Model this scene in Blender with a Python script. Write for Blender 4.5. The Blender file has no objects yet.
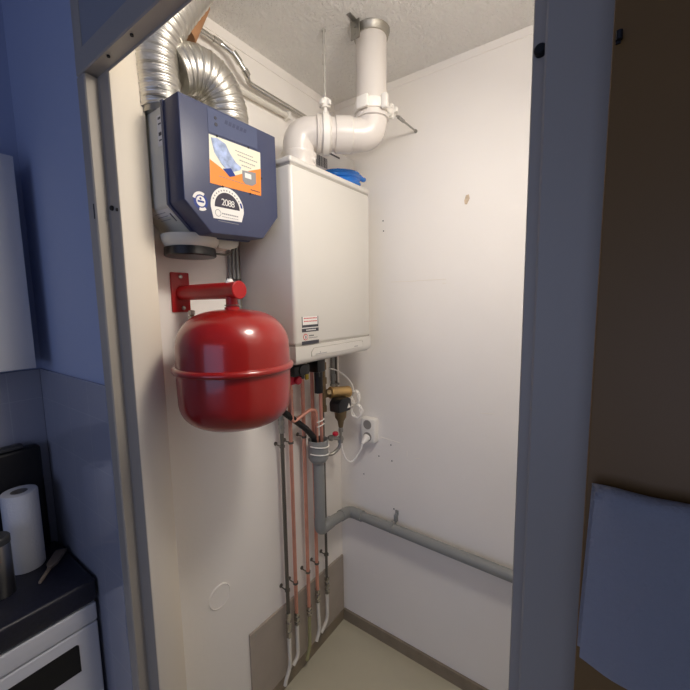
import bpy, bmesh, math, random
from mathutils import Vector, Matrix
random.seed(7)
C = bpy.context.scene
COL = C.collection
PI = math.pi

# ------------------------------------------------------------------ materials
def lin(c):
    return tuple((v/255/12.92 if v/255 <= .04045 else ((v/255+.055)/1.055)**2.4) for v in c)

def mat(name, rgb, rough=.5, metal=0., var=.0, vscale=8., bump=0., bscale=200., spec=.5, coat=0., detail=3.):
    """procedural principled material; rgb is sRGB 0-255"""
    m = bpy.data.materials.new(name); m.use_nodes = True
    nt = m.node_tree; b = nt.nodes['Principled BSDF']
    c = lin(rgb)
    b.inputs['Base Color'].default_value = (*c, 1)
    b.inputs['Roughness'].default_value = rough
    b.inputs['Metallic'].default_value = metal
    b.inputs['Specular IOR Level'].default_value = spec
    b.inputs['Coat Weight'].default_value = coat
    b.inputs['Coat Roughness'].default_value = .08
    tc = nt.nodes.new('ShaderNodeTexCoord')
    if var > 0:
        n = nt.nodes.new('ShaderNodeTexNoise'); n.inputs['Scale'].default_value = vscale
        n.inputs['Detail'].default_value = detail
        r = nt.nodes.new('ShaderNodeValToRGB')
        r.color_ramp.elements[0].position = .3; r.color_ramp.elements[1].position = .7
        r.color_ramp.elements[0].color = (*[v*(1-var) for v in c], 1)
        r.color_ramp.elements[1].color = (*[min(1, v*(1+var)) for v in c], 1)
        nt.links.new(tc.outputs['Object'], n.inputs['Vector'])
        nt.links.new(n.outputs['Fac'], r.inputs['Fac'])
        nt.links.new(r.outputs['Color'], b.inputs['Base Color'])
    if bump > 0:
        n2 = nt.nodes.new('ShaderNodeTexNoise'); n2.inputs['Scale'].default_value = bscale
        n2.inputs['Detail'].default_value = 4
        bp = nt.nodes.new('ShaderNodeBump'); bp.inputs['Strength'].default_value = bump
        bp.inputs['Distance'].default_value = .004
        nt.links.new(tc.outputs['Object'], n2.inputs['Vector'])
        nt.links.new(n2.outputs['Fac'], bp.inputs['Height'])
        nt.links.new(bp.outputs['Normal'], b.inputs['Normal'])
    return m

def ceiling_mat():
    m = mat('popcorn_plaster', (240, 238, 233), .9)
    nt = m.node_tree; b = nt.nodes['Principled BSDF']
    tc = nt.nodes.new('ShaderNodeTexCoord')
    v = nt.nodes.new('ShaderNodeTexNoise'); v.inputs['Scale'].default_value = 95; v.inputs['Detail'].default_value = 3
    v.inputs['Roughness'].default_value = .6
    r = nt.nodes.new('ShaderNodeValToRGB'); r.color_ramp.elements[0].position = .38; r.color_ramp.elements[1].position = .62
    bp = nt.nodes.new('ShaderNodeBump'); bp.inputs['Strength'].default_value = .8; bp.inputs['Distance'].default_value = .006
    nt.links.new(tc.outputs['Object'], v.inputs['Vector']); nt.links.new(v.outputs['Fac'], r.inputs['Fac'])
    nt.links.new(r.outputs['Color'], bp.inputs['Height']); nt.links.new(bp.outputs['Normal'], b.inputs['Normal'])
    return m

def tile_mat():
    m = mat('glossy_wall_tile', (176, 176, 180), .06)
    nt = m.node_tree; b = nt.nodes['Principled BSDF']
    geo = nt.nodes.new('ShaderNodeNewGeometry'); sp = nt.nodes.new('ShaderNodeSeparateXYZ')
    nt.links.new(geo.outputs['Position'], sp.inputs[0])
    add = nt.nodes.new('ShaderNodeMath'); add.operation = 'ADD'
    nt.links.new(sp.outputs['X'], add.inputs[0]); nt.links.new(sp.outputs['Y'], add.inputs[1])
    outs = []
    for src, off in ((add.outputs[0], 10.47), (sp.outputs['Z'], .036)):
        a = nt.nodes.new('ShaderNodeMath'); a.operation = 'ADD'; a.inputs[1].default_value = off
        d = nt.nodes.new('ShaderNodeMath'); d.operation = 'MODULO'; d.inputs[1].default_value = .15
        g = nt.nodes.new('ShaderNodeMath'); g.operation = 'LESS_THAN'; g.inputs[1].default_value = .0025
        nt.links.new(src, a.inputs[0]); nt.links.new(a.outputs[0], d.inputs[0]); nt.links.new(d.outputs[0], g.inputs[0])
        outs.append(g.outputs[0])
    mx = nt.nodes.new('ShaderNodeMath'); mx.operation = 'MAXIMUM'
    nt.links.new(outs[0], mx.inputs[0]); nt.links.new(outs[1], mx.inputs[1])
    mix = nt.nodes.new('ShaderNodeMix'); mix.data_type = 'RGBA'
    mix.inputs[6].default_value = (*lin((158, 160, 172)), 1); mix.inputs[7].default_value = (*lin((168, 170, 180)), 1)
    nt.links.new(mx.outputs[0], mix.inputs[0]); nt.links.new(mix.outputs[2], b.inputs['Base Color'])
    return m

M = {}
def mk(k, *a, **kw): M[k] = mat(k, *a, **kw)
mk('plaster', (243, 239, 233), .85, var=.02, vscale=2.5, bump=.10, bscale=60)
mk('kitchen_plaster', (172, 182, 208), .85, bump=.12, bscale=150)
mk('cream_paint', (236, 226, 208), .6, bump=.04, bscale=40)
mk('steel_frame', (172, 164, 152), .45, bump=.03, bscale=60)
mk('floor_paint', (196, 190, 166), .55, var=.05, vscale=5, bump=.04)
mk('skirting', (138, 126, 108), .6, var=.10, vscale=20)
mk('grey_board', (172, 162, 150), .75, var=.05, vscale=9)
mk('white_enamel', (212, 209, 202), .32)
mk('white_plastic', (236, 233, 226), .35)
mk('groove', (168, 164, 156), .7)
mk('pvc_white', (216, 210, 203), .28)
mk('red_paint', (152, 24, 19), .28, coat=.6)
mk('red_satin', (170, 20, 24), .4)
mk('navy', (62, 68, 96), .42, bump=.05, bscale=300)
mk('navy_panel', (80, 88, 116), .3)
mk('body_grey', (214, 212, 198), .5, var=.03)
mk('black', (14, 14, 16), .45)
mk('black_plastic', (18, 18, 20), .35)
mk('dark_grey', (64, 64, 64), .5)
mk('aluminium', (214, 211, 204), .36, metal=1.)
mk('foil', (186, 182, 172), .42, metal=1., bump=.5, bscale=60)
mk('chrome', (200, 198, 192), .18, metal=1.)
mk('zinc', (170, 168, 162), .35, metal=1.)
mk('steel_pipe', (112, 108, 100), .42, metal=.7)
mk('copper', (226, 164, 144), .34, metal=.65, var=.10, vscale=15)
mk('brass', (200, 166, 112), .35, metal=.85)
mk('bronze', (130, 112, 84), .45, metal=.7, var=.15, vscale=40)
mk('grey_pvc', (138, 140, 138), .42)
mk('olive_tube', (160, 156, 112), .5)
mk('white_tube', (222, 218, 208), .45)
mk('cable_white', (236, 233, 228), .4)
mk('blue_hose', (20, 116, 212), .25)
mk('paper', (228, 226, 222), .7)
mk('orange', (238, 140, 58), .5)
mk('poster_cream', (226, 224, 204), .5)
mk('poster_blue', (158, 174, 208), .5, var=.35, vscale=60)
mk('ink', (62, 62, 70), .6)
mk('ink_grey', (140, 140, 144), .6)
mk('sticker_blue', (36, 58, 132), .4)
mk('sticker_dark', (54, 50, 66), .4)
mk('red_ink', (196, 60, 66), .5)
mk('knob_red', (190, 22, 52), .35)
mk('yellow', (196, 170, 40), .4)
mk('cardboard', (176, 130, 92), .75, var=.06, vscale=30)
mk('core_grey', (112, 110, 112), .8)
mk('rod_grey', (186, 182, 174), .4, metal=.2)
mk('upper_panel', (150, 152, 158), .55)
mk('outlet_grey', (150, 146, 140), .5)
mk('worktop', (30, 31, 44), .4, var=.25, vscale=120)
mk('cabinet_white', (214, 214, 216), .45)
mk('appliance_white', (222, 222, 224), .35)
mk('kitchen_paper', (206, 208, 214), .9, bump=.4, bscale=160)
mk('brown_door', (124, 92, 46), .5, var=.10, vscale=3)
mk('towel', (196, 197, 204), .95, bump=.4, bscale=500)
mk('wood', (132, 118, 104), .7, var=.12, vscale=30)
mk('stain', (205, 186, 160), .85, var=.2, vscale=60)
mk('rubber', (16, 16, 18), .7)
mk('scratch', (240, 234, 222), .8)
M['ceiling'] = ceiling_mat(); M['tile'] = tile_mat()

# ------------------------------------------------------------------ mesh helpers (world coordinates)
class B:
    def __init__(s): s.bm = bmesh.new()
    def _bev(s, vs, r, seg):
        if r > 0:
            es = list({e for v in vs for e in v.link_edges})
            bmesh.ops.bevel(s.bm, geom=es, offset=r, segments=seg, affect='EDGES', profile=.5)
    def box(s, x0, x1, y0, y1, z0, z1, r=0., seg=2):
        vs = [s.bm.verts.new((x, y, z)) for x in (x0, x1) for y in (y0, y1) for z in (z0, z1)]
        for f in ((0,1,3,2),(4,6,7,5),(0,4,5,1),(2,3,7,6),(0,2,6,4),(1,5,7,3)):
            s.bm.faces.new([vs[i] for i in f])
        s._bev(vs, r, seg); return s
    def prism(s, pts, axis, a, b, r=0., seg=2):
        """polygon pts in the plane normal to axis, extruded from a to b"""
        def P(p, t): return {'x': (t, p[0], p[1]), 'y': (p[0], t, p[1]), 'z': (p[0], p[1], t)}[axis]
        va = [s.bm.verts.new(P(p, a)) for p in pts]; vb = [s.bm.verts.new(P(p, b)) for p in pts]
        s.bm.faces.new(va); s.bm.faces.new(vb[::-1])
        n = len(pts)
        for i in range(n): s.bm.faces.new((va[i], vb[i], vb[(i+1) % n], va[(i+1) % n]))
        s._bev(va+vb, r, seg); return s
    def tube(s, pts, rad, n=16, caps=True, rads=None):
        pts = [Vector(p) for p in pts]
        t0 = (pts[1]-pts[0]).normalized()
        u = t0.orthogonal().normalized()
        if abs(t0.z) < .9: u = t0.cross(Vector((0, 0, 1))).normalized()
        rings = []
        prev = t0
        for i, p in enumerate(pts):
            if i == 0: t = t0
            elif i == len(pts)-1: t = (pts[i]-pts[i-1]).normalized()
            else: t = ((pts[i]-pts[i-1]).normalized()+(pts[i+1]-pts[i]).normalized()).normalized()
            q = prev.rotation_difference(t); u = q @ u; u = (u-t*u.dot(t)).normalized(); prev = t
            w = t.cross(u)
            rr = rads[i] if rads else rad
            rings.append([s.bm.verts.new(p+(u*math.cos(2*PI*k/n)+w*math.sin(2*PI*k/n))*rr) for k in range(n)])
        for a, b in zip(rings, rings[1:]):
            for k in range(n): s.bm.faces.new((a[k], a[(k+1) % n], b[(k+1) % n], b[k]))
        if caps:
            s.bm.faces.new(rings[0][::-1]); s.bm.faces.new(rings[-1])
        return s
    def cyl(s, a, b, r, n=24, r2=None):
        return s.tube([a, b], r, n, rads=[r, r if r2 is None else r2])
    def lathe(s, prof, c, axis=(0, 0, 1), n=48):
        """prof: (radius, height) pairs along axis from c"""
        ax = Vector(axis).normalized(); u = ax.orthogonal().normalized(); w = ax.cross(u); c = Vector(c)
        rings = []
        for r, h in prof:
            if r < 1e-6: rings.append([s.bm.verts.new(c+ax*h)])
            else: rings.append([s.bm.verts.new(c+ax*h+(u*math.cos(2*PI*k/n)+w*math.sin(2*PI*k/n))*r) for k in range(n)])
        for a, b in zip(rings, rings[1:]):
            for k in range(n):
                k2 = (k+1) % n
                if len(a) == 1 and len(b) == 1: continue
                if len(a) == 1: s.bm.faces.new((a[0], b[k], b[k2]))
                elif len(b) == 1: s.bm.faces.new((a[k], b[0], a[k2]))
                else: s.bm.faces.new((a[k], a[k2], b[k2], b[k]))
        if len(rings[0]) > 1: s.bm.faces.new(rings[0][::-1])
        if len(rings[-1]) > 1: s.bm.faces.new(rings[-1])
        return s

def wloc(o):
    v = Vector((0, 0, 0))
    while o: v += o.location; o = o.parent
    return v

def obj(name, b, m, parent=None, loc=None, smooth=True, angle=35):
    """link the shape (built in world coordinates) as one mesh object"""
    bm = b.bm
    org = wloc(parent) if parent else Vector(loc if loc else (0, 0, 0))
    bmesh.ops.translate(bm, verts=bm.verts, vec=-org)
    bmesh.ops.recalc_face_normals(bm, faces=bm.faces)
    me = bpy.data.meshes.new(name); bm.to_mesh(me); bm.free()
    me.materials.append(M[m] if isinstance(m, str) else m)
    if smooth:
        for p in me.polygons: p.use_smooth = True
        me.set_sharp_from_angle(angle=math.radians(angle))
    o = bpy.data.objects.new(name, me); COL.objects.link(o)
    if parent: o.parent = parent
    else: o.location = org
    return o

def tag(o, label, cat, group=None):
    o['label'] = label; o['category'] = cat
    if group: o['group'] = group
    return o
def thing(name, loc, label, cat, group=None):
    o = bpy.data.objects.new(name, None); COL.objects.link(o); o.location = loc
    o.empty_display_size = .05
    return tag(o, label, cat, group)
def struct(name, b=None, m=None, loc=(0, 0, 0), smooth=False):
    if b is None:
        o = bpy.data.objects.new(name, None); COL.objects.link(o); o.location = loc
    else: o = obj(name, b, m, smooth=smooth, loc=loc)
    o['kind'] = 'structure'; return o

def fillet(pts, r, n=8):
    """polyline with rounded corners"""
    pts = [Vector(p) for p in pts]; out = [pts[0]]
    for i in range(1, len(pts)-1):
        p = pts[i]; a = (pts[i-1]-p); b = (pts[i+1]-p)
        d = min(r, a.length*.49, b.length*.49)
        A = p+a.normalized()*d; D = p+b.normalized()*d
        for k in range(n+1):
            t = k/n; out.append(A*(1-t)**2+p*2*t*(1-t)+D*t*t)
    out.append(pts[-1]); return out

def spline(pts, n=10):
    """Catmull-Rom through the points"""
    P = [Vector(p) for p in pts]; P = [P[0]*2-P[1]]+P+[P[-1]*2-P[-2]]
    out = []
    for i in range(1, len(P)-2):
        for k in range(n):
            t = k/n; a, b, c, d = P[i-1:i+3]
            out.append(.5*((2*b)+(c-a)*t+(2*a-5*b+4*c-d)*t*t+(3*b-a-3*c+d)*t**3))
    out.append(P[-2]); return out

def resample(pts, step):
    out = [pts[0].copy()]; acc = 0
    for a, b in zip(pts, pts[1:]):
        L = (b-a).length; 
        if L < 1e-9: continue
        t = step-acc
        while t <= L:
            out.append(a+(b-a)*(t/L)); t += step
        acc = L-(t-step)
    return out

def circ(cx, cz, r, n=32, a0=0, a1=2*PI, rz=None):
    full = abs(a1-a0-2*PI) < 1e-6
    k = n if full else n+1
    return [(cx+r*math.cos(a0+(a1-a0)*i/n), cz+(rz or r)*math.sin(a0+(a1-a0)*i/n)) for i in range(k)]
def plate(pts, y, t=.0006):
    return B().prism(pts, 'y', y, y-t)
def rect(x0, x1, z0, z1): return [(x0, z0), (x1, z0), (x1, z1), (x0, z1)]

def lettering(text, x, y, z, size, m, parent, rz=0., name='lettering', spacing=1.):
    """upright text facing -y, centred at x, baseline z"""
    cu = bpy.data.curves.new(name, 'FONT'); cu.body = text; cu.size = size; cu.align_x = 'CENTER'
    cu.extrude = .0002; cu.space_character = spacing
    o = bpy.data.objects.new('tmp', cu); COL.objects.link(o)
    dg = bpy.context.evaluated_depsgraph_get(); dg.update()
    me = bpy.data.meshes.new_from_object(o.evaluated_get(dg))
    bpy.data.objects.remove(o); bpy.data.curves.remove(cu)
    me.name = name
    me.transform(Matrix.Translation(Vector((x, y, z))-wloc(parent)) @ Matrix.Rotation(rz, 4, 'Z') @ Matrix.Rotation(PI/2, 4, 'X'))
    me.materials.clear(); me.materials.append(M[m])
    r = bpy.data.objects.new(name, me); COL.objects.link(r); r.parent = parent
    return r

# ------------------------------------------------------------------ the setting
H = 2.49
struct('wall_left', B().box(-.96, .1, 0, .08, -.05, H), 'plaster')
wb = struct('wall_back', B().box(0, .1, -1.2, 0, -.05, H), 'plaster')
struct('wall_right', B().box(-.96, .1, -1.18, -1.10, -.05, H), 'plaster')
struct('ceiling', B().box(-.96, .1, -1.18, .08, H, H+.06), 'ceiling')
struct('floor', B().box(-1.0, .1, -1.18, .08, -.05, 0), 'floor_paint')
struct('baseboard_left', B().box(-.96, 0, -.010, 0, 0, .055), 'skirting')
struct('baseboard_back', B().box(-.012, 0, -1.10, -.010, 0, .057), 'skirting')
# plaster edge strip where the walls meet the ceiling
struct('trim_1', B().box(-.96, 0, -.003, 0, H-.032, H), 'plaster')
struct('trim_2', B().box(-.003, 0, -1.10, -.003, H-.026, H), 'plaster')
# drill holes, filler marks and scratches of the back wall
for y, z, r in ((-.246,1.960,.0028),(-.248,1.918,.0028),(-.182,.989,.003),(-.281,.987,.003),(-.219,.921,.003),
                (-.286,.914,.003),(-.136,.813,.0028),(-.124,1.127,.003),(-.296,.690,.0035)):
    obj('drill_hole', B().cyl((-.0006, y, z), (.001, y, z), r, 10), 'black', wb)
obj('stain', B().prism([(-.598,1.97),(-.590,1.972),(-.588,1.985),(-.594,2.003),(-.604,2.005),(-.608,1.99)], 'x', -.0007, .001), 'stain', wb)
for a, b in (((-.283,1.704),(-.40,1.703)),((-.40,1.7045),(-.523,1.704)),((-.664,1.196),(-.714,1.201)),((-.230,1.013),(-.326,1.006)),
             ((-.36,.955),(-.36,.975)),((-.40,.953),(-.42,.957)),((-.51,1.690),(-.523,1.688))):
    obj('scratch', B().tube([(-.0003, *a), (-.0003, *b)], .0013, 6), 'scratch', wb)

# wall with the doorway, kitchen side
wd = B()
wd.box(-.995, -.96, .012, .62, -.1, 2.75)
wd.box(-.995, -.96, -2.3, -1.035, -.1, 2.75)
wd.box(-.984, -.96, -1.035, .012, 2.20, 2.75)
struct('wall_front', wd, 'kitchen_plaster')
struct('wall_kitchen', B().box(-2.6, -.96, .53, .62, -.1, 2.75), 'kitchen_plaster')
struct('ceiling_kitchen', B().box(-2.6, -.96, -2.3, .62, 2.75, 2.8), 'kitchen_plaster')
struct('floor_kitchen', B().box(-2.6, -1.0, -2.3, .62, -.15, -.05), 'floor_paint')
struct('trim_3', B().box(-1.003, -.995, .012, .53, 0, 1.414, .002), 'tile')
struct('trim_4', B().box(-2.6, -1.003, .522, .53, .5, 1.414, .002), 'tile')
# cream side return just inside the doorway
struct('trim_5', B().box(-.968, -.889, -.074, 0, 0, H, .003), 'cream_paint', smooth=True)

# steel door frame and the opened door
door = struct('door_1')
def frame_profile(sgn, y):   # (x, y) section, y measured from the inner stop edge outwards
    return [(-1.0, y+sgn*.093), (-1.0, y+sgn*.060), (-.998, y+sgn*.056), (-.9785, y+sgn*.053), (-.978, y), (-.972, y), (-.972, y+sgn*.093)]
jl = B().prism([(-1.002,.016),(-1.002,-.022),(-.9995,-.0265),(-.973,-.024),(-.970,-.026),(-.970,-.070),(-.9685,-.073),(-.9685,.016)], 'z', 0, 2.161)
jlo = obj('jamb', jl, 'steel_frame', door, angle=25)
jr = B().prism([(-1.002,-1.040),(-1.002,-.9905),(-1.0005,-.9885),(-.980,-.9885),(-.978,-.988),(-.978,-.975),(-.9765,-.974),(-.965,-.974),(-.965,-1.040)], 'z', 0, 2.161)
jro = obj('jamb', jr, 'steel_frame', door, angle=25)
hd = B().prism([(-1.002,2.215),(-1.002,2.168),(-.9995,2.165),(-.973,2.1665),(-.970,2.1655),(-.970,2.162),(-.9685,2.161),(-.966,2.164),(-.958,2.185),(-.961,2.215)], 'y', -1.040, .016)
hdo = obj('header', hd, 'steel_frame', door, angle=25)
obj('rubber_buffer', B().lathe([(.006,0),(.006,.004),(.0045,.006)], (-.970,-.040,1.860), (-1,0,0), 16), 'rubber', jlo)
obj('rubber_buffer', B().lathe([(.0042,0),(.004,.003)], (-.970,-.064,1.853), (-1,0,0), 16), 'rubber', jlo)
obj('strike_slot', B().box(-1.0028,-1.001,-.017,-.013,1.833,1.868), 'black', jlo)
obj('rubber_buffer', B().lathe([(.0055,0),(.0055,.005),(.004,.007)], (-.978,-.9815,1.858), (-1,0,0), 16), 'rubber', jro)
for y in (-.233, -.126):
    obj('rubber_buffer', B().cyl((-.990,y,2.1655),(-.990,y,2.162),.0035,12), 'rubber', hdo)
obj('upper_panel', B().box(-1.0005,-.985,-1.034,-.002,2.2151,2.748,.001), 'upper_panel', door)
for y0, y1 in ((-.0265,.016),(-1.040,-.9885)): obj('post', B().box(-1.002,-.970,y0,y1,2.2152,2.748,.001), 'steel_frame', door)
leaf = obj('leaf', B().box(-1.045,-1.005,-1.90,-1.0405,.0,2.14,.002), 'brown_door', door)
leaf['label'] = 'dark brown door leaf swung open'
obj('hinge', B().cyl((-1.048,-1.0445,1.808),(-1.048,-1.0445,1.814),.0022,12).box(-1.0465,-1.045,-1.0455,-1.0425,1.8065,1.8155), 'black', leaf)

# ------------------------------------------------------------------ boiler
bx0, bx1, by = -.570, -.130, -.26
boiler = thing('boiler', (-.35, 0, 1.42), 'tall white wall-hung combi boiler with rounded edges and lower control flap', 'boiler')
obj('casing', B().box(bx0, bx1, by, -.005, 1.4865, 2.0335, .012, 3), 'white_enamel', boiler)
obj('top_cap', B().box(bx0, bx1, by, -.005, 2.036, 2.055, .006, 3), 'white_enamel', boiler)
obj('seam', B().box(bx0+.004, bx1-.004, by+.004, -.01, 1.48, 2.045), 'groove', boiler)
lp = B().box(bx0, bx1, by, -.005, 1.424, 1.4845)
bot = [v for v in lp.bm.verts if v.co.z < 1.43]
es = [e for e in lp.bm.edges if all(v in bot for v in e.verts)]
bmesh.ops.bevel(lp.bm, geom=es, offset=.024, segments=6, affect='EDGES', profile=.5)
lower = obj('lower_panel', lp, 'white_enamel', boiler)
fl = obj('control_flap', B().prism([(-.496,1.447),(-.190,1.447),(-.190,1.464),(-.197,1.473),(-.484,1.473),(-.496,1.461)], 'y', by+.002, by-.0022, .001, 1), 'white_enamel', boiler)
obj('outline', B().tube([(-.4965,by-.0006,1.447),(-.4965,by-.0006,1.462),(-.4845,by-.0006,1.4738),(-.1965,by-.0006,1.4738),(-.1895,by-.0006,1.4645),(-.1895,by-.0006,1.447)],.0012,6), 'groove', fl)
obj('emblem', plate(rect(-.478,-.418,1.4515,1.4535), by-.0022).prism([(-.455,1.4555),(-.450,1.4555),(-.4525,1.460)],'y',by-.0022,by-.0028), 'ink_grey', fl)
obj('emblem', plate(rect(-.250,-.228,1.4535,1.456), by-.0022), 'ink_grey', fl)
st = obj('label_sticker', plate(rect(-.539,-.459,1.531,1.578), by), 'paper', boiler)
y1 = by-.0006
obj('border', plate(rect(-.539,-.536,1.543,1.578), y1).prism(rect(-.462,-.459,1.543,1.578),'y',y1,y1-.0004).prism(rect(-.539,-.459,1.5435,1.5515),'y',y1,y1-.0004).prism(rect(-.540,-.458,1.529,1.5405),'y',y1,y1-.0004), 'ink', st)
tx = B()
for z in (1.5725, 1.563):
    for k in range(9): tx.prism(rect(-.529+k*.0072,-.5235+k*.0072,z-.0016,z+.0016),'y',y1,y1-.0003)
obj('lettering', tx, 'red_ink', st)
tx = B()
for k in range(8): tx.prism(rect(-.520+k*.006,-.5155+k*.006,1.533,1.5365),'y',y1-.0004,y1-.0007)
obj('lettering', tx, 'paper', st)
st = obj('round_sticker', plate(circ(-.523,1.513,.0105,24), by), 'red_ink', boiler)
obj('ring', plate(circ(-.523,1.513,.0078,24), y1), 'paper', st)
obj('mark', plate(circ(-.523,1.513,.004,16,rz=.006), y1-.0005), 'ink_grey', st)
tx = B()
for z, n in ((1.516, 4), (1.509, 7)):
    for k in range(n): tx.prism(rect(-.506+k*.0062,-.5015+k*.0062,z-(.0018 if n == 4 else .0009),z+(.0018 if n == 4 else .0009)),'y',by,by-.0004)
obj('lettering', tx, 'ink', boiler)
obj('bar_sticker', plate(rect(-.541,-.457,1.4885,1.500), by), 'ink', boiler)

# ------------------------------------------------------------------ flue
A = Vector((-.447, -.185, 2.055)); zf = 2.172; E2 = Vector((-.286, -.368, zf)); E1 = Vector((A.x, A.y, zf))
d = (E2-E1).normalized()
flue = thing('flue_pipe', (-.286, -.368, 2.49), 'thick white plastic flue pipe bending from boiler top up into the ceiling', 'pipe')
R = .050
obj('elbow', B().tube(fillet([A, E1, E1+d*.095], .068, 14), R+.002, 40), 'pvc_white', flue)
obj('socket', B().lathe([(R+.0065,0),(R+.0065,.040),(R+.009,.044),(R+.009,.050),(R+.003,.053)], A, (0,0,1), 40), 'pvc_white', flue)
obj('socket', B().lathe([(R+.003,0),(R+.0085,.002),(R+.0085,.010),(R+.006,.012),(R+.006,.045),(R+.003,.047)], E1+d*.060, d, 40), 'pvc_white', flue)
obj('elbow', B().tube(fillet([E1+d*.05, E2, E2+Vector((0,0,.09))], .075, 14), R+.001, 40), 'pvc_white', flue)
obj('socket', B().lathe([(R+.0025,0),(R+.006,.002),(R+.006,.055),(R+.0025,.057)], E1+d*.120, d, 40), 'pvc_white', flue)
up = (0, 0, 1)
obj('socket', B().lathe([(R+.002,0),(R+.007,.002),(R+.007,.012),(R+.002,.014)], E2+Vector((0,0,.045)), up, 40), 'pvc_white', flue)
obj('straight_pipe', B().cyl(E2+Vector((0,0,.055)), (-.286,-.368,H), R, 40), 'pvc_white', flue)
obj('ceiling_ring', B().lathe([(R+.001,-.022),(R+.005,-.022),(R+.007,-.012),(R+.010,-.006),(R+.011,-.0005),(R+.001,-.0005)], (-.286,-.368,H), up, 40), 'foil', flue)
# bracket strip beside the ring
obj('mounting_strip', B().box(-.395,-.345,-.362,-.348,H-.003,H-.0005).box(-.362,-.359,-.372,-.340,H-.055,H-.001)
    .cyl((-.364,-.356,H-.018),(-.352,-.356,H-.018),.006,10).cyl((-.364,-.356,H-.038),(-.352,-.356,H-.038),.006,10), 'zinc', flue)
# test nipple
obj('test_cap', B().cyl((-.452,-.215,2.082),(-.438,-.232,2.082),.007,12).lathe([(.008,0),(.0115,.003),(.0125,.009),(.0105,.015),(.005,.018),(0,.0185)],(-.441,-.229,2.082),(.6,-.8,0),20), 'pvc_white', flue)
# clamp on the horizontal pipe, with ceiling rod
cc = E1+d*.085
obj('test_band', B().lathe([(R+.003,-.001),(R+.010,0),(R+.010,.016),(R+.003,.017)], E1+d*.081, d, 40), 'pvc_white', flue)
cl = thing('pipe_clamp', (cc.x, cc.y, H), 'white flue clamp hanging on a thin rod from the ceiling', 'pipe clamp')
cc = E1+d*.090
obj('band', B().lathe([(R+.0095,-.0095),(R+.0125,-.0095),(R+.0125,.0095),(R+.0095,.0095)], cc, d, 40).cyl(cc+Vector((0,0,R+.008)), cc+Vector((0,0,R+.022)), .009, 12), 'white_plastic', cl)
nz = cc.z+R+.045
obj('nut', B().cyl((cc.x,cc.y,nz-.014),(cc.x,cc.y,nz+.014),.013,16).box(cc.x-.022,cc.x+.022,cc.y-.007,cc.y+.007,nz-.008,nz+.008,.003)
    .box(cc.x-.007,cc.x+.007,cc.y-.022,cc.y+.022,nz-.008,nz+.008,.003).cyl((cc.x,cc.y,nz-.026),(cc.x,cc.y,nz-.012),.006,12), 'white_plastic', cl)
obj('rod', B().cyl((cc.x,cc.y,nz),(cc.x,cc.y,H),.0036,12).cyl((cc.x,cc.y,H-.105),(cc.x,cc.y,H-.075),.0058,12).cyl((cc.x,cc.y,H-.006),(cc.x,cc.y,H),.0065,12), 'rod_grey', cl)
# clamp on the vertical pipe, with rod into the back wall
cl = thing('pipe_clamp', (0, -.394, 2.26), 'white flue clamp on a short rod screwed into the back wall', 'pipe clamp')
vz = 2.254; vc = Vector((-.286,-.368,vz))
obj('band', B().lathe([(R+.001,-.015),(R+.006,-.015),(R+.0075,-.012),(R+.0075,.012),(R+.006,.015),(R+.001,.015)], vc, up, 40)
    .box(-.352,-.340,-.392,-.350,vz-.019,vz+.019,.004).box(-.316,-.298,-.440,-.420,vz-.022,vz+.022,.004)
    .tube([(-.250,-.385,vz-.002),(-.228,-.392,vz+.006),(-.205,-.394,vz+.018)],.014,12), 'white_plastic', cl)
n1 = Vector((-.205,-.394,vz+.020)); n2 = Vector((0,-.394,2.277)); dn = (n2-n1).normalized()
obj('nut', B().cyl(n1-dn*.010, n1+dn*.024, .013, 16).box(n1.x,n1.x+.015,n1.y-.024,n1.y+.024,n1.z-.008,n1.z+.008,.003).box(n1.x,n1.x+.015,n1.y-.008,n1.y+.008,n1.z-.024,n1.z+.024,.003), 'white_plastic', cl)
obj('rod', B().cyl(n1, n2, .0036, 12).cyl(n1+dn*.06, n1+dn*.10, .006, 12).cyl(n2-dn*.006,n2,.0065,12), 'zinc', cl)

# ------------------------------------------------------------------ things on the boiler top
tb = 2.0555
mb = thing('carton', (-.13, -.1, tb), 'small white printed carton lying on the boiler behind the blue hose', 'box')
obj('box', B().box(-.300,-.005,-.105,-.03,tb,2.232,.002), 'paper', mb)
bc = B(); x = -.284
for w in (2,1,3,1,1,2,3,1,2,1,1,3,2,1):
    bc.box(x, x+w*.0019, -.1058, -.1048, 2.146, 2.184); x += (w+1.6)*.0020
obj('barcode', bc, 'ink', mb)
tx = B()
for k in range(9): tx.box(-.185+k*.0085,-.178+k*.0085,-.1058,-.1048,2.207,2.214)
obj('lettering', tx, 'ink', mb)
hp = []
for k in range(0, 300):
    a = k*.15; t = a/(2*PI)
    rr = .085+.012*math.sin(a*.37+1)
    hp.append((-.185+rr*math.cos(a), -.170+.052*math.sin(a), tb+.0095+min(.036, .0105*t)+.010*(1+math.sin(a*1.0+.5+.3*t))))
    if t > 4.6: break
hp += [(-.145,-.212,tb+.058),(-.105,-.212,tb+.052),(-.082,-.205,tb+.058)]
tag(obj('coiled_hose', B().tube(spline(hp, 3), .0088, 12), 'blue_hose', loc=(-.185,-.165,tb)), 'bright blue coiled water hose lying on top of the white boiler', 'hose')

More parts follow.
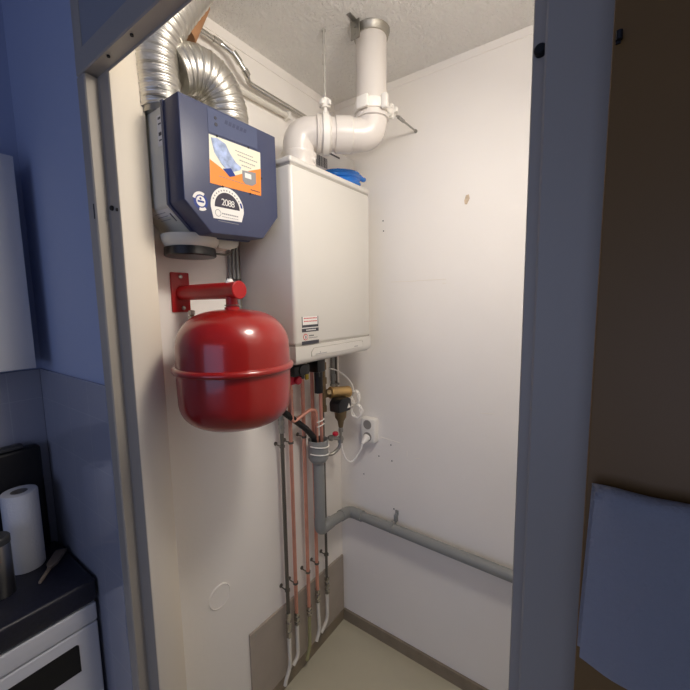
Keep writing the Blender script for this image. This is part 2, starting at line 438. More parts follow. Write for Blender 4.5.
# ------------------------------------------------------------------ heat recovery ventilation unit
hru = thing('ventilation_unit', (-.735, 0, 1.80), 'navy blue ventilation unit with orange poster and stickers on its front', 'ventilation unit')
xl, xr, zt, zb, yf = -.889, -.586, 2.107, 1.800, -.22
def octo(g, zt=zt): return [(xl+g,zt-g*.5),(xr-g,zt-g*.5),(xr-g,1.878+g*.4),(xr-.062-g*.4,zb+.008+g),(xl+.070+g*.4,zb+g),(xl+g,1.868+g*.4)]
obj('body', B().prism(octo(.007), 'y', -.004, -.150, .004, 2), 'body_grey', hru)
cov = B()
o1 = octo(0); o2 = octo(.004)
cov.prism(o1, 'y', -.142, yf, .0035, 3)
cover = obj('cover', cov, 'navy', hru, angle=25)
obj('lip', B().prism(octo(-.003, zt-.001), 'y', -.146, -.158, .001, 1), 'navy', hru)
yc = yf-.0004
cp = obj('control_panel', plate([(-.814,2.043),(-.658,2.050),(-.657,2.103),(-.814,2.1005)], yf+.001, .0022), 'navy_panel', hru)
obj('button', plate(circ(-.792,2.083,.004,12), yf-.0012, .0008), 'ink', cp)
obj('button', plate(circ(-.791,2.068,.005,6), yf-.0012, .0008), 'ink', cp)
tx = B()
for k in range(6): tx.prism([(-.765+k*.012,2.079),(-.757+k*.012,2.079),(-.754+k*.012,2.089),(-.762+k*.012,2.089)],'y',yf-.0012,yf-.0015)
obj('emblem', tx, 'navy', cp)
po = obj('poster', plate([(-.817,1.922),(-.651,1.926),(-.648,2.044),(-.813,2.039)], yf), 'poster_cream', hru)
yp = yf-.0006
obj('orange_band', plate([(-.817,1.922),(-.651,1.926),(-.6485,2.000),(-.690,1.984),(-.715,1.970),(-.755,1.952),(-.785,1.968),(-.8145,1.979)], yp, .0004), 'orange', po)
obj('picture', plate([(-.808,2.032),(-.790,2.036),(-.765,2.030),(-.752,2.010),(-.735,1.993),(-.717,1.985),(-.722,1.977),(-.755,1.962),(-.778,1.975),(-.800,2.0)], yp-.0002, .0005), 'poster_blue', po)
obj('blue_wedge', plate([(-.777,1.966),(-.752,1.974),(-.738,1.958),(-.757,1.951)], yp-.0008, .0004), 'sticker_blue', po)
th = obj('thermostat_picture', plate([(-.715,1.979),(-.668,1.984),(-.668,1.955),(-.682,1.946),(-.706,1.945),(-.715,1.953)], yp-.0004, .0006), 'ink_grey', po)
obj('display', plate(rect(-.707,-.685,1.962,1.975), yp-.0011, .0003), 'paper', po)
for x, z, n, q in ((-.735,2.024,9,.0009),(-.728,2.015,10,.0009),(-.722,2.003,8,.0009),(-.716,1.992,5,.0009),(-.790,1.9453,12,.0007)):
    tx = B()
    for k in range(n): tx.prism(rect(x+k*.0068,x+.0052+k*.0068,z-q-k*.0001,z+q-k*.0001),'y',yp-.0004,yp-.0008)
    obj('text_line', tx, 'ink_grey', po)
tx = B()
for k in range(6): tx.prism(rect(-.688+k*.0056,-.6838+k*.0056,1.9335,1.936),'y',yp-.0004,yp-.0008)
obj('lettering', tx, 'ink', po)
for x, z in ((-.790,2.041),(-.690,2.0445),(-.780,1.9215),(-.690,1.9235),(-.6465,1.975)):
    obj('clip', plate(circ(x,z,.0028,8), yf, .0016), 'black', hru)
# round sticker
cx, cz = -.846, 1.872
rs = obj('round_sticker', plate(circ(cx,cz,.0195,32), yf), 'sticker_blue', hru)
obj('centre', plate(circ(cx,cz,.0125,28), yp, .0004), 'paper', rs)
obj('lettering', plate(rect(cx-.009,cx+.009,cz-.003,cz+.0015), yp-.0004, .0003), 'sticker_blue', rs)
obj('mark', plate(circ(cx-.001,cz+.006,.003,10), yp-.0004, .0003), 'sticker_blue', rs)
def arc(a0, a1, r0, r1, n=14):
    return circ(cx,cz,r1,n,a0,a1)+circ(cx,cz,r0,n,a0,a1)[::-1]
obj('arc', plate(arc(math.radians(60),math.radians(165),.0155,.0225), yp, .0004), 'paper', rs)
obj('arc', plate(arc(math.radians(255),math.radians(310),.0155,.0225), yp, .0004), 'paper', rs)
# half round certificate sticker
sx, sz = -.768, 1.868
ss = obj('half_round_sticker', plate([(sx-.044,1.838),(sx+.044,1.8415)]+circ(sx+.001,sz+.002,.0515,28,-.1,PI+.1), yf), 'paper', hru)
obj('dark_half', plate(circ(sx,sz+.001,.039,28,.03,PI+.03), yp, .0004), 'sticker_dark', ss)
lettering('2088', sx+.002, yp-.0006, sz+.007, .0235, 'paper', ss, spacing=.85)
obj('arc', B().prism([(sx+.0445*math.cos(a)-w*math.cos(a),sz+.0445*math.sin(a)-w*math.sin(a)) for a, w in [(math.radians(t),0) for t in (12,20,28)]]+[(sx+.050*math.cos(math.radians(t)),sz+.050*math.sin(math.radians(t))) for t in (28,20,12)],'y',yp,yp-.0005), 'sticker_blue', ss)
tx = B()
for t in range(35, 160, 11):
    a = math.radians(t); px, pz = sx+.0455*math.cos(a), sz+.0455*math.sin(a)
    tx.prism(circ(px,pz,.0022,6),'y',yp,yp-.0003)
obj('lettering', tx, 'ink_grey', ss)
for z0, z1 in ((1.852,1.8555),(1.8455,1.847)):
    tx = B()
    for k in range(9): tx.prism(rect(sx-.018+k*.0058,sx-.0138+k*.0058,z0,z1),'y',yp,yp-.0003)
    obj('text_line', tx, 'ink_grey', ss)
obj('mark', plate(circ(sx-.030,1.853,.009,20)+[ (sx-.021,1.853)]+circ(sx-.030,1.853,.0076,20)[::-1]+[(sx-.0224,1.853)], yp, .0003), 'ink_grey', ss)
obj('line', plate(rect(sx-.030,sx+.034,1.8335,1.8348), yf, .0004), 'ink_grey', hru)
# labels on the metal body (side, and the lower chamfer)
sl = obj('side_label', B().box(-.8832,-.8815,-.137,-.112,2.012,2.084), 'paper', hru)
tx = B()
for z, hh in ((2.074,.005),(2.062,.003),(2.036,.008),(2.024,.003)): tx.box(-.8838,-.883,-.130,-.118,z,z+hh)
obj('lettering', tx, 'ink', sl)
c0 = Vector((-.882,-.12,1.8708)); c1 = Vector((-.8165,-.12,1.8098)); dc = (c1-c0).normalized(); nn = Vector((dc.z,0,-dc.x))
if nn.x > 0: nn = -nn
def cham(u0,u1,y0,y1,t0,t1):
    b = B(); q = []
    for t in (t0,t1):
        for u,y in ((u0,y0),(u1,y0),(u1,y1),(u0,y1)):
            p = c0+dc*u+nn*t; q.append(b.bm.verts.new((p.x,y,p.z)))
    for f in ((3,2,1,0),(4,5,6,7),(0,1,5,4),(1,2,6,5),(2,3,7,6),(3,0,4,7)): b.bm.faces.new([q[i] for i in f])
    return b
rl = obj('rating_label', cham(.008,.080,-.125,-.035,.0,.0006), 'paper', hru)
obj('barcode', cham(.022,.046,-.117,-.112,.0006,.001), 'ink', rl)
for k in range(6): obj('text_line', cham(.016+k*.010,.0175+k*.010,-.100,-.05,.0006,.0009), 'ink_grey', rl)
# spigots and the capped port below
obj('spigot', B().lathe([(.050,0),(.050,.03),(.054,.031),(.054,.036),(.050,.037),(.050,.06)], (-.845,-.078,zt-.006), up, 40), 'zinc', hru)
obj('spigot', B().lathe([(.056,0),(.056,.03),(.060,.031),(.060,.036),(.056,.037),(.056,.06)], (-.658,-.090,zt-.006), up, 40), 'zinc', hru)
obj('port_cap', B().lathe([(.060,0),(.067,-.002),(.068,-.022),(.065,-.025),(.05,-.0255),(0,-.024)], (-.798,-.088,1.778), up, 48), 'black_plastic', hru)
obj('underside_cowl', B().lathe([(.076,.030),(.076,.026),(.074,.016),(.068,.004),(.062,-.001)], (-.798,-.092,1.778), up, 48), 'body_grey', hru)
obj('underside_cowl', B().prism([(-.74,1.808),(-.66,1.808),(-.672,1.788),(-.70,1.779),(-.74,1.779)],'y',-.135,-.03,.006,2), 'body_grey', hru)
obj('condensate_tube', B().tube(fillet([(-.735,-.105,1.768),(-.690,-.110,1.766),(-.668,-.110,1.785),(-.664,-.110,1.812)],.02,6),.0030,10), 'steel_pipe', hru)

# ------------------------------------------------------------------ flexible ducts
def flex(path, r, seam=.021):
    P = resample(spline(path, 24), .001)
    rads = []
    for i in range(len(P)):
        u = (i*.001 % seam)-seam/2
        rads.append(r+.0003*math.sin(2*PI*i/7)+.0019*math.exp(-(u/.0013)**2)-.0012*math.exp(-((u-.0026)/.0012)**2))
    return B().tube(P, r, 44, rads=rads)
tag(obj('flexible_duct', flex([(-.846,-.076,2.116),(-.848,-.072,2.17),(-.850,-.070,2.24),(-.840,-.074,2.30),(-.806,-.084,2.375),(-.752,-.092,2.46),(-.735,-.094,2.488)], .053), 'aluminium', loc=(-.846,-.076,2.116), angle=60),
    'ribbed aluminium duct rising from the blue unit beside the door frame', 'duct', 'ribbed ducts above the blue unit')
tag(obj('flexible_duct', flex([(-.653,-.090,2.118),(-.654,-.090,2.175),(-.667,-.088,2.222),(-.699,-.085,2.256),(-.738,-.078,2.266),(-.776,-.069,2.258),(-.800,-.064,2.245)], .061), 'aluminium', loc=(-.658,-.090,2.135), angle=60),
    'ribbed aluminium duct arching leftward from the blue unit, nearer the boiler', 'duct', 'ribbed ducts above the blue unit')
tag(obj('cardboard_cone', B().cyl((-.743,-.036,2.370),(-.680,-.038,2.487),.031,28,.022), 'cardboard', loc=(-.743,-.036,2.370)),
    'tan tapered cardboard tube between the metal duct and ceiling', 'tube')

# ------------------------------------------------------------------ pipes along the top of the left wall
cp_ = thing('metal_conduit', (-.55,-.02,2.42), 'shiny metal conduit with a stepped bend along the wall under the ceiling', 'pipe')
obj('tube', B().tube(fillet([(-.955,-.025,2.424),(-.615,-.025,2.420),(-.575,-.045,2.398),(-.535,-.050,2.358),(-.510,-.026,2.352),(-.16,-.022,2.352)],.03,8),.0085,16), 'chrome', cp_)
obj('coupling', B().cyl((-.640,-.025,2.4203),(-.612,-.026,2.419),.0105,16), 'chrome', cp_)
obj('coupling', B().cyl((-.583,-.043,2.404),(-.560,-.048,2.382),.0115,16).cyl((-.545,-.050,2.368),(-.530,-.047,2.358),.0115,16), 'chrome', cp_)
obj('saddle', B().box(-.90,-.892,-.035,0,2.411,2.435,.002), 'zinc', cp_)
wc = thing('white_conduit', (-.6,-.02,2.318), 'white pipe running below the shiny conduit on the left wall', 'pipe')
obj('tube', B().tube([(-.955,-.018,2.320),(-.31,-.018,2.322)],.0095,16), 'white_tube', wc)
obj('clip', B().box(-.325,-.31,-.030,0,2.309,2.336,.002), 'white_plastic', wc)

# cable pipes on the wall between unit and boiler
for k, (x, lab) in enumerate(((-.612,'thin grey wall pipe left of the boiler, nearest the blue unit'),(-.596,'thin grey wall pipe left of the boiler, middle of three'),(-.580,'thin grey wall pipe tucked against the boiler side'))):
    t = thing('grey_wall_pipe', (x, -.012, 1.3), lab, 'pipe', 'grey wall pipes beside the boiler')
    obj('tube', B().cyl((x,-.012,1.25),(x,-.012,2.0),.0058,14), 'grey_pvc', t)
    obj('clip', B().box(x-.007,x+.007,-.019,0,1.70,1.706), 'dark_grey', t)

# ------------------------------------------------------------------ red expansion vessel
vx, vy = -.781, -.235
ves = thing('expansion_vessel', (vx, 0, 1.66), 'glossy red round expansion vessel hanging from a red wall arm', 'expansion vessel')
Rv = .147
prof = [(0,1.296)]
for k in range(1, 15):     # lower dish
    a = PI/2*k/14; prof.append((Rv*math.sin(a)**.62*.99, 1.296+.085*(1-math.cos(a)**.8)))
prof += [(Rv*.995,1.40),(Rv,1.44),(Rv,1.47),(Rv*.997,1.49),(Rv*.99,1.508)]
for k in range(1, 15):
    a = PI/2*k/14; prof.append((Rv*.99*math.cos(a)**.70 if k < 14 else 0, 1.508+.100*math.sin(a)**1.0))
obj('tank', B().lathe(prof, (vx,vy,0), up, 72), 'red_paint', ves, angle=60)
obj('rim', B().lathe([(Rv-.002,1.448),(Rv+.006,1.449),(Rv+.009,1.453),(Rv+.009,1.459),(Rv+.005,1.464),(Rv-.002,1.466)], (vx,vy,0), up, 72), 'red_paint', ves, angle=60)
obj('arm', B().cyl((vx,-.006,1.657),(vx,-.262,1.657),.0220,28), 'red_satin', ves)
obj('arm_cap', B().lathe([(.0225,0),(.0235,.003),(.0235,.006),(.021,.008),(0,.008)], (vx,-.262,1.657), (0,-1,0), 32), 'red_satin', ves)
wp = obj('wall_plate', B().box(-.815,-.757,-.007,0,1.600,1.717,.003), 'red_satin', ves)
for z in (1.704, 1.612):
    obj('screw', B().lathe([(.0062,0),(.006,.002),(.003,.0035),(0,.0032)], (-.785 if z > 1.65 else -.781,-.007,z), (0,-1,0), 16), 'zinc', wp)
obj('neck', B().lathe([(.017,1.598),(.017,1.606),(.019,1.607),(.019,1.613),(.015,1.614),(.015,1.64)], (vx,vy,0), up, 24), 'red_satin', ves)
obj('neck_ring', B().lathe([(.0175,1.616),(.0195,1.618),(.0175,1.620)], (vx,vy,0), up, 24), 'zinc', ves)
obj('vent_plug', B().lathe([(.011,1.670),(.011,1.680),(.009,1.682),(.007,1.687),(0,1.688)], (vx,vy+.005,0), up, 16), 'white_plastic', ves)
fp = thing('fill_pipe', (-.765,-.02,1.58), 'short metal connection pipe under the red bracket plate', 'pipe')
obj('tube', B().cyl((-.770,-.030,1.44),(-.770,-.030,1.605),.0065,16), 'bronze', fp)
obj('nut', B().cyl((-.770,-.030,1.574),(-.770,-.030,1.588),.011,6).cyl((-.770,-.030,1.592),(-.770,-.030,1.604),.010,6), 'zinc', fp)

# ------------------------------------------------------------------ vertical pipes on the left wall
def nut_stack(b, x, y, z0, z1):
    L = z1-z0
    b.cyl((x,y,z0),(x,y,z0+L*.22),.0125,6).cyl((x,y,z0+L*.22),(x,y,z0+L*.40),.010,16).cyl((x,y,z0+L*.40),(x,y,z0+L*.60),.0135,6)
    b.cyl((x,y,z0+L*.60),(x,y,z0+L*.80),.009,16).cyl((x,y,z0+L*.80),(x,y,z1),.0125,6)
    return b
def wall_bracket(x, y, z, parent):
    xo = x+.006
    obj('wall_bracket', B().tube([(x-.004,y-.009,z),(x-.004,-.012,z+.002),(x,0,z+.003)],.0024,8).cyl((x,0,z+.003),(x,-.004,z+.003),.008,10)
        .lathe([(.0092,-.004),(.0108,-.004),(.0108,.004),(.0092,.004)],(x,y,z),up,16), 'steel_pipe', parent)
def riser(name, label, mt, x, y, zt_, zfit, r, tube_mt, foot, br, zf0=.07):
    t = thing(name, (x, y, .0), label, 'pipe', 'pipes rising up the left wall')
    obj('tube', B().tube(fillet(zt_, .03, 6) if len(zt_) > 2 else zt_, r, 16), mt, t)
    obj('compression_fitting', nut_stack(B(), x, y, zfit[0], zfit[1]), 'chrome', t)
    obj('lower_tube', B().tube(fillet([(x,y,zfit[0]+.01)]+foot, .035, 7), .0078, 14), tube_mt, t)
    for z in br: wall_bracket(x, y, z, t)
    return t
yp_ = -.038
s1 = riser('steel_pipe', 'dark grey steel riser pipe, leftmost on the left wall', 'steel_pipe', -.428, yp_, [(-.428,yp_,.35),(-.428,yp_,1.13)], (.255,.365), .0078, 'white_tube',
      [(-.428,yp_,.115),(-.455,yp_,.075),(-.46,yp_,.058)], (.463,1.07))
obj('valve', nut_stack(B(), -.428, yp_, 1.125, 1.21), 'zinc', s1)
riser('copper_pipe', 'copper riser pipe second from left, next to the dark steel pipe', 'copper', -.380, yp_, [(-.380,yp_,.3),(-.380,yp_,1.36)], (.275,.33), .0078, 'white_tube',
      [(-.380,yp_,.125),(-.410,yp_,.105)], (.463,1.07))
riser('copper_pipe', 'copper riser pipe ending in an olive lower tube', 'copper', -.302, yp_, [(-.302,yp_,.28),(-.302,yp_,1.40)], (.258,.30), .0078, 'olive_tube',
      [(-.304,yp_,.105),(-.322,yp_,.068),(-.325,yp_,.055)], (.463,1.07))
riser('copper_pipe', 'copper riser pipe emerging behind the grey drain pipe', 'copper', -.238, -.034, [(-.238,-.034,.3),(-.238,-.034,1.40)], (.275,.335), .0078, 'white_tube',
      [(-.232,-.034,.125),(-.262,-.040,.095)], (.463,))
riser('steel_pipe', 'thin dark riser pipe nearest the corner, right of the drain', 'steel_pipe', -.170, -.034, [(-.170,-.034,.3),(-.170,-.034,1.27)], (.27,.355), .0062, 'white_tube',
      [(-.172,-.034,.135),(-.222,-.036,.105)], (.463,))
st_ = thing('copper_tube', (-.380,-.055,1.165), 'bent copper tube crossing from the second riser into the grey drain cup', 'pipe')
obj('tube', B().tube(fillet([(-.395,-.06,1.345),(-.392,-.062,1.158),(-.300,-.075,1.192),(-.268,-.078,1.180),(-.266,-.078,1.03)],.022,7),.0072,14), 'copper', st_)
obj('coupling', B().cyl((-.3945,-.0605,1.275),(-.394,-.061,1.292),.0092,14), 'copper', st_)
obj('tube', B().cyl((-.244,-.085,1.03),(-.244,-.085,1.32),.0072,14), 'copper', st_)
for z in (1.135, 1.115):
    obj('cable_tie', B().tube([(-.276,-.089,z-.003),(-.255,-.096,z),(-.235,-.094,z+.003),(-.233,-.085,z+.003)],.0026,8), 'white_plastic', st_)
# discharge hose and grey drain
tag(obj('condensate_hose', B().tube([(-.475,-.045,1.250),(-.40,-.055,1.185),(-.32,-.065,1.115),(-.285,-.075,1.07),(-.278,-.076,1.03)],.0125,16), 'black', loc=(-.475,-.045,1.25)),
    'black condensate hose slanting behind copper pipes into the drain cup', 'hose')
dx, dy = -.262, -.080
dr = thing('drain_pipe', (dx, dy, .63), 'grey plastic drain pipe with a cup, elbows and long run along the back wall', 'drain pipe')
obj('cup', B().lathe([(.026,.955),(.034,.962),(.041,.972),(.0425,.978),(.0425,1.055),(.040,1.056),(.040,1.0),(.018,.99),(0,.99)], (dx,dy,0), up, 40), 'grey_pvc', dr)
obj('upright', B().cyl((dx,dy,.66),(dx,dy,.965),.0235,28), 'grey_pvc', dr)
zr = .650
obj('elbow', B().tube(fillet([(dx,dy,.70),(dx,dy,zr),(dx+.075,dy,zr)],.045,10),.0255,28), 'grey_pvc', dr)
obj('link', B().cyl((dx+.06,dy,zr),(-.09,dy,zr-.012),.0225,28), 'grey_pvc', dr)
obj('elbow', B().tube(fillet([(-.115,dy,zr-.009),(-.046,dy,zr-.018),(-.046,dy-.075,zr-.020)],.045,10),.0255,28), 'grey_pvc', dr)
obj('run', B().cyl((-.046,dy-.06,.630),(-.046,-1.10,.614),.0215,28), 'grey_pvc', dr)
obj('clip', B().lathe([(.0225,-.006),(.0255,-.006),(.0255,.006),(.0225,.006)],(-.046,-.312,.631),(0,1,0),28).box(-.0225,0,-.318,-.306,.640,.676,.002).box(-.004,0,-.320,-.304,.668,.690,.001), 'grey_pvc', dr)
for z in (1.032, 1.000):
    obj('cable_tie', B().tube([(dx+.045*math.cos(a)*1.0,dy+.045*math.sin(a),z+.004*math.sin(a*1.5)) for a in [math.radians(t) for t in range(-185,15,8)]]+[(dx+.052,dy+.006,z+.002)],.0026,8), 'white_plastic', dr)

# ------------------------------------------------------------------ fittings under the boiler
vb = thing('valve_block', (-.40,-.07,1.36), 'black valve block with a red knob under the boiler left end', 'valve')
obj('body', B().box(-.438,-.352,-.125,-.03,1.352,1.392,.006).cyl((-.375,-.09,1.335),(-.375,-.09,1.355),.020,16).cyl((-.395,-.13,1.372),(-.395,-.09,1.372),.02,16), 'black_plastic', vb)
for x in (-.41, -.36): obj('union', B().cyl((x,-.08,1.39),(x,-.08,1.43),.014,12), 'dark_grey', vb)
obj('knob', B().lathe([(.006,0),(.013,.004),(.0155,.008),(.0155,.026),(.013,.029),(0,.029)],(-.400,-.085,1.335),(0,-1,-.1),16).box(-.440,-.392,-.10,-.06,1.318,1.352,.004), 'knob_red', vb)
obj('tag', B().box(-.338,-.322,-.092,-.084,1.322,1.356,.002), 'yellow', vb)
sv = thing('safety_valve', (-.26,-.09,1.36), 'black elongated safety valve hanging under the boiler centre', 'valve')
obj('body', B().box(-.300,-.252,-.12,-.06,1.345,1.410,.006).cyl((-.262,-.09,1.255),(-.262,-.09,1.36),.0175,16).cyl((-.282,-.10,1.325),(-.282,-.10,1.35),.012,12), 'black_plastic', sv)
obj('union', B().cyl((-.275,-.09,1.405),(-.275,-.09,1.43),.014,12), 'bronze', sv)
br = thing('brass_fitting', (-.2,-.09,1.25), 'weathered brass stack of pipe fittings under the boiler, beside the black valve', 'pipe fitting')
b = B()
for z0, z1, r, n in ((1.40,1.43,.016,6),(1.375,1.40,.012,16),(1.345,1.375,.017,6),(1.31,1.345,.012,16),(1.285,1.31,.018,6),(1.25,1.285,.013,16),(1.225,1.25,.017,6),(1.19,1.225,.012,16),(1.165,1.19,.016,6)):
    b.cyl((-.222,-.080,z0),(-.222,-.080,z1),r,n)
obj('stack', b, 'bronze', br)
obj('branch', B().cyl((-.222,-.080,1.242),(-.188,-.104,1.240),.012,16).cyl((-.212,-.09,1.242),(-.198,-.10,1.241),.018,6), 'bronze', br)
mv = thing('motor_valve', (-.12,-.11,1.2), 'gold brass valve with a black cap bearing a white triangle', 'valve')
obj('brass_body', B().lathe([(.016,0),(.0245,.002),(.0255,.012),(.0245,.014),(.0245,.085),(.0255,.087),(.0245,.098),(.015,.100)],(-.200,-.098,1.243),(1,-.40,-.10),28), 'brass', mv)
cap = obj('cap', B().prism([(-.222,1.168),(-.142,1.163),(-.134,1.183),(-.137,1.213),(-.156,1.223),(-.202,1.226),(-.224,1.208)],'y',-.165,-.112,.006,2), 'black_plastic', mv)
obj('triangle', plate([(-.168,1.178),(-.144,1.178),(-.156,1.198)], -.165, .001), 'white_plastic', cap)
obj('cone', B().lathe([(.010,1.085),(.012,1.10),(.014,1.112),(.024,1.128),(.028,1.165)],(-.175,-.135,.008),up,24), 'bronze', mv)
obj('stem', B().tube([(-.175,-.135,1.10),(-.172,-.132,1.07),(-.164,-.124,1.035)],.006,10), 'zinc', mv)
obj('nut', B().cyl((-.174,-.134,1.088),(-.173,-.133,1.072),.011,6), 'zinc', mv)
tv = thing('tap', (-.19,-.12,1.04), 'small metal tap with a red handle beside the grey drain cup', 'tap')
obj('body', B().cyl((-.218,-.10,1.052),(-.150,-.126,1.030),.008,12).cyl((-.185,-.113,1.041),(-.185,-.113,1.058),.006,12).cyl((-.162,-.122,1.018),(-.162,-.122,1.044),.012,8)
    .cyl((-.205,-.105,1.038),(-.205,-.105,1.058),.011,8), 'zinc', tv)
obj('handle', B().lathe([(.009,0),(.013,.004),(.013,.012),(.009,.016),(0,.016)],(-.185,-.113,1.054),up,12), 'knob_red', tv)
obj('outlet_hose', B().tube(spline([(-.162,-.122,1.02),(-.170,-.118,.995),(-.195,-.105,.975),(-.220,-.09,.975)],6),.0075,12), 'zinc', tv)
bp = thing('steel_pipe', (-.05,-.02,1.0), 'vertical grey pipe in the corner behind the boiler', 'pipe')
obj('tube', B().cyl((-.062,-.0105,1.12),(-.062,-.0105,1.5),.010,16), 'grey_pvc', bp)
obj('tube', B().cyl((-.035,-.008,1.12),(-.035,-.008,1.5),.007,16), 'steel_pipe', bp)
obj('clip', B().box(-.072,-.026,-.022,0,1.235,1.245,.001), 'zinc', bp)
obj('coupling', B().cyl((-.062,-.012,1.26),(-.062,-.012,1.29),.0125,16), 'grey_pvc', bp)

# socket and cable
so = thing('wall_socket', (0,-.17,.965), 'white double wall socket on the back wall with a plug in it', 'socket')
obj('housing', B().box(-.038,0,-.218,-.146,.990,1.100,.006,3), 'white_plastic', so)
for z in (1.073, 1.017):
    obj('outlet', B().lathe([(.021,-.002),(.021,.0012),(.0185,.0014),(.0175,.0004),(0,.0003)],(-.0385,-.182,z),(-1,0,0),24), 'outlet_grey', so)
pg = thing('power_cable', (-.06,-.17,.94), 'white looped power cable with its plug in the lower outlet', 'cable')
obj('plug', B().lathe([(.016,0),(.017,.004),(.016,.012),(.012,.026),(.007,.040),(.0045,.046)],(-.040,-.182,1.017),(-1,.05,-.45),20), 'cable_white', pg)
obj('cord', B().tube(spline([(-.078,-.180,.999),(-.086,-.178,.975),(-.096,-.165,.945),(-.112,-.150,.922),(-.130,-.14,.925),(-.150,-.135,.950),(-.160,-.13,.985),(-.164,-.128,1.015)],8),.0034,8), 'cable_white', pg)
cc2 = [(-.205,-.10,1.348),(-.16,-.10,1.335),(-.115,-.115,1.305),(-.090,-.135,1.265),(-.082,-.140,1.225)]
for cy_, cz_, ry, rz, n, ph in ((-.148,1.203,.020,.030,26,2.6),(-.152,1.143,.026,.031,42,2.6)):
    for k in range(n):
        a = ph-k*2*PI/10
        cc2.append((-.080+.009*math.sin(k*1.7), cy_-ry*(1+.12*math.sin(k*.8))*math.cos(a), cz_+rz*(1+.10*math.sin(k*.55))*math.sin(a)))
cc2 += [(-.10,-.135,1.165),(-.118,-.135,1.17)]
obj('coil', B().tube(spline(cc2,4),.0030,8), 'cable_white', pg)

# ------------------------------------------------------------------ low board and blank cover on the left wall
bd = thing('wall_board', (-.3,0,.2), 'grey flat board fixed low on the left wall behind the pipe ends', 'board')
obj('panel', B().prism([(-.601,.056),(-.004,.056),(-.004,.353),(-.601,.381)],'y',-.009,0,.0015,1), 'grey_board', bd)
for x, z in ((-.575,.362),(-.03,.335),(-.575,.09)):
    obj('screw', B().lathe([(.004,0),(.0035,.001),(0,.0012)],(x,-.009,z),(0,-1,0),12), 'zinc', bd)
cv = B().lathe([(.043,-.002),(.043,0),(.043,.0025),(.0405,.0045),(.0385,.0025),(0,.0025)],(-.713,0,.572+.047),(0,-1,0),40)
tag(obj('cover_plate', cv, 'plaster', loc=(-.713,0,.619)), 'round blank cover plate painted cream on the left wall, low down', 'cover plate')

# ------------------------------------------------------------------ kitchen
cab = thing('wall_cabinet', (-1.35,.46,1.43), 'pale upper kitchen cabinet hanging left of the doorway', 'cabinet')
obj('carcass', B().box(-1.65,-1.043,.418,.522,1.436,2.06,.001), 'cabinet_white', cab)
obj('door', B().box(-1.65,-1.042,.398,.416,1.434,2.062,.002), 'cabinet_white', cab)
wt = B().box(-1.9,-1.010,.183,.520,.728,.800,.012,3)
tag(obj('worktop', wt, 'worktop', loc=(-1.4,.35,.728)), 'dark blue-black kitchen worktop left of the doorway', 'worktop')
wm = thing('dishwasher', (-1.31,.35,-.05), 'white appliance with a black display under the dark worktop', 'dishwasher')
obj('body', B().box(-1.61,-1.016,.215,.515,-.05,.724,.004), 'appliance_white', wm)
obj('control_panel', B().box(-1.61,-1.014,.188,.213,.664,.722,.005,3), 'appliance_white', wm)
obj('door', B().box(-1.61,-1.014,.190,.213,.03,.658,.005,3), 'appliance_white', wm)
obj('display', B().prism([(-1.50,.548),(-1.068,.532),(-1.068,.617),(-1.073,.622),(-1.50,.622)],'y',.1895,.188), 'black', wm)
kr = thing('kitchen_roll', (-1.112,.428,.80), 'white kitchen paper roll standing on the dark worktop', 'kitchen roll')
obj('paper', B().lathe([(.045,0),(.046,.002),(.046,.246),(.044,.25),(.022,.25),(.022,.11),(0,.11)],(-1.112,.428,.8005),up,40), 'kitchen_paper', kr)
obj('core', B().lathe([(.0215,.12),(.0215,.2495),(.0195,.2495),(.0195,.121),(0,.121)],(-1.112,.428,.8005),up,32), 'core_grey', kr)
ca = thing('coffee_machine', (-1.2,.49,.80), 'black kitchen appliance with dark grey lid behind the kitchen roll', 'appliance')
obj('body', B().box(-1.36,-1.032,.480,.521,.8005,1.165,.012,3), 'black', ca)
obj('lid', B().box(-1.36,-1.075,.484,.519,1.165,1.178,.005,2), 'dark_grey', ca)
cn = thing('canister', (-1.172,.33,.80), 'grey metal canister cut off at the photo left edge', 'canister')
obj('can', B().lathe([(.028,0),(.03,.003),(.03,.16),(.027,.165),(0,.165)],(-1.192,.335,.8005),up,32), 'zinc', cn)
obj('lid', B().lathe([(.031,.155),(.031,.172),(.028,.176),(0,.177)],(-1.192,.335,.8005),up,32), 'dark_grey', cn)
sp = thing('wooden_spatula', (-1.05,.36,.80), 'brownish wooden spatula lying on the worktop by the tiled wall', 'spatula')
p0 = Vector((-1.118,.292,.806)); p1 = Vector((-1.025,.418,.807)); dd = (p1-p0).normalized(); pp = Vector((-dd.y,dd.x,0))
def flat(pts, z0, z1):
    return B().prism([((p0+dd*u+pp*v).x,(p0+dd*u+pp*v).y) for u,v in pts],'z',z0,z1,.0015,1)
obj('handle', flat([(0,-.004),(.07,-.0055),(.07,.0055),(0,.004)],.801,.809), 'wood', sp)
obj('blade', flat([(.068,-.006),(.085,-.015),(.155,-.017),(.157,.017),(.085,.015),(.068,.006)],.801,.811), 'wood', sp)
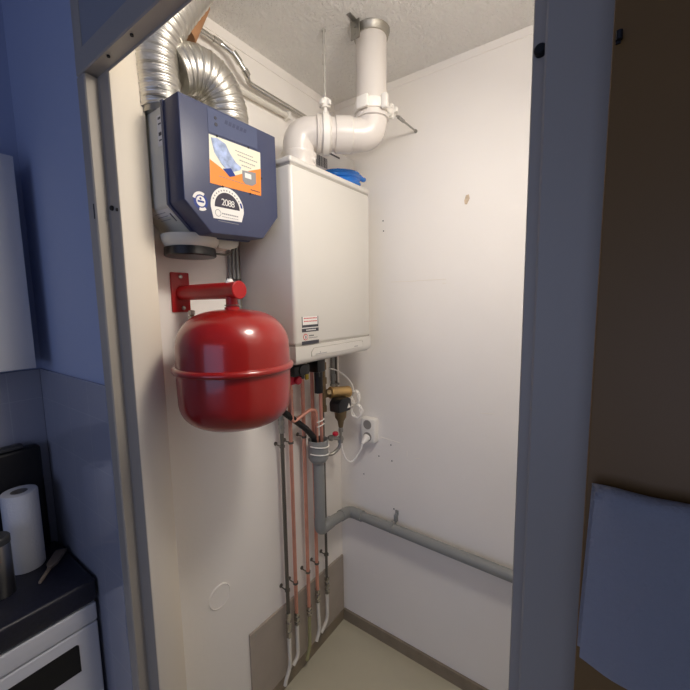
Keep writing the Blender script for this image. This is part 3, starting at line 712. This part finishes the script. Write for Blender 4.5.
# towel on a rail of the open door
tr = thing('towel_rail', (-1.06,-1.15,1.452), 'thin metal rail on the brown door, under the white cloth', 'towel rail')
obj('bar', B().cyl((-1.0615,-1.056,1.4625),(-1.0615,-1.46,1.4625),.0088,16), 'zinc', tr)
obj('post', B().cyl((-1.062,-1.12,1.4625),(-1.0455,-1.12,1.4625),.0028,10), 'zinc', tr)
obj('post', B().cyl((-1.062,-1.44,1.4625),(-1.0455,-1.44,1.4625),.0028,10), 'zinc', tr)
def cloth():
    b = B(); N = 60
    prof = []      # (x, z, kind) over the rail: back layer then front layer
    for k in range(14): prof.append((-1.0525, 1.318+k*(1.465-1.318)/13))
    for k in range(1, 8):
        a = PI*k/8; prof.append((-1.0615+.009*math.cos(a), 1.4685+.0075*math.sin(a)))
    for k in range(18): prof.append((-1.0705-.0006*k/17, 1.465-k*(1.465-1.325)/17))
    rows = []
    for j in range(N+1):
        v = j/N; row = []
        for i, (x, z) in enumerate(prof):
            front = i > 17
            y = -1.0475 - v*.33
            if v < .08 and not front: y += .003
            hang = max(0, 1.468-z)
            if not front: y -= .0005
            w = .0016*math.sin(y*60+z*9)*min(1, hang*14)*(1 if front else .3)+.0008*math.sin(y*170+3*z)*min(1, hang*10)
            dz = 0
            if front: dz = -hang*.25*min(1, v*2.5)
            if 14 <= i < 24: dz += .0006*math.sin(v*46)*(1-v)-.004
            y += .0035*min(1, hang*8)*(1-v)
            row.append(b.bm.verts.new((x+w, y, z+dz)))
        rows.append(row)
    for a, c in zip(rows, rows[1:]):
        for i in range(len(prof)-1): b.bm.faces.new((a[i], a[i+1], c[i+1], c[i]))
    return b
tw = cloth()
ret = bmesh.ops.solidify(tw.bm, geom=tw.bm.faces[:], thickness=.0018)
tag(obj('tea_towel', tw, 'towel', loc=(-1.06,-1.2,1.452), angle=80), 'white cloth hanging on the brown door right of the doorway', 'towel')

# ------------------------------------------------------------------ light
def area(name, loc, target, size, power, col, sizey=None):
    l = bpy.data.lights.new(name, 'AREA'); l.energy = power; l.color = col; l.size = size
    if sizey: l.shape = 'RECTANGLE'; l.size_y = sizey
    o = bpy.data.objects.new(name, l); COL.objects.link(o); o.location = loc
    o.rotation_euler = (Vector(target)-Vector(loc)).to_track_quat('-Z', 'Y').to_euler(); return o
l = bpy.data.lights.new('closet_lamp', 'POINT'); l.energy = 4.0; l.color = (1, .92, .82); l.shadow_soft_size = .06
lo = bpy.data.objects.new('closet_lamp', l); COL.objects.link(lo); lo.location = (-.76, -.94, 2.27)
al = area('closet_fill_light', (-.76, -.94, 2.27), (-.82, -.15, .80), .24, 5.6, (1, .92, .82)); al.data.shape = 'DISK'  # added fill light aimed down from the lamp to brighten the lower walls
area('kitchen_window', (-3.4, -.9, 1.5), (-1.0, -.5, 1.2), 1.8, 10.5, (.50, .61, 1.0), 1.6)
C.cycles.diffuse_bounces = 12; C.cycles.max_bounces = 16
w = bpy.data.worlds.new('dusk'); C.world = w; w.use_nodes = True
bg = w.node_tree.nodes['Background']; bg.inputs[0].default_value = (.66, .70, .92, 1); bg.inputs[1].default_value = .085

# ------------------------------------------------------------------ camera
f, yaw, pit, roll = 370.87843, .624355229, .113490732, .0162152587
cam = bpy.data.cameras.new('camera'); cam.sensor_width = 36; cam.sensor_fit = 'HORIZONTAL'; cam.lens = f/690*36; cam.clip_start = .01
co = bpy.data.objects.new('camera', cam); COL.objects.link(co)
fw = Vector((math.cos(pit)*math.cos(yaw), math.cos(pit)*math.sin(yaw), -math.sin(pit)))
r0 = fw.cross(Vector((0,0,1))).normalized(); d0 = fw.cross(r0)
rt = r0*math.cos(roll)+d0*math.sin(roll); dn = -r0*math.sin(roll)+d0*math.cos(roll)
co.matrix_world = Matrix(((rt.x,-dn.x,-fw.x,-1.40632),(rt.y,-dn.y,-fw.y,-1.05107),(rt.z,-dn.z,-fw.z,1.62),(0,0,0,1)))
C.camera = co
vs = C.view_settings
C.display_settings.display_device = 'sRGB'
vs.view_transform = 'Standard'; vs.look = 'None'; vs.gamma = 1; vs.exposure = 0; vs.use_curve_mapping = False
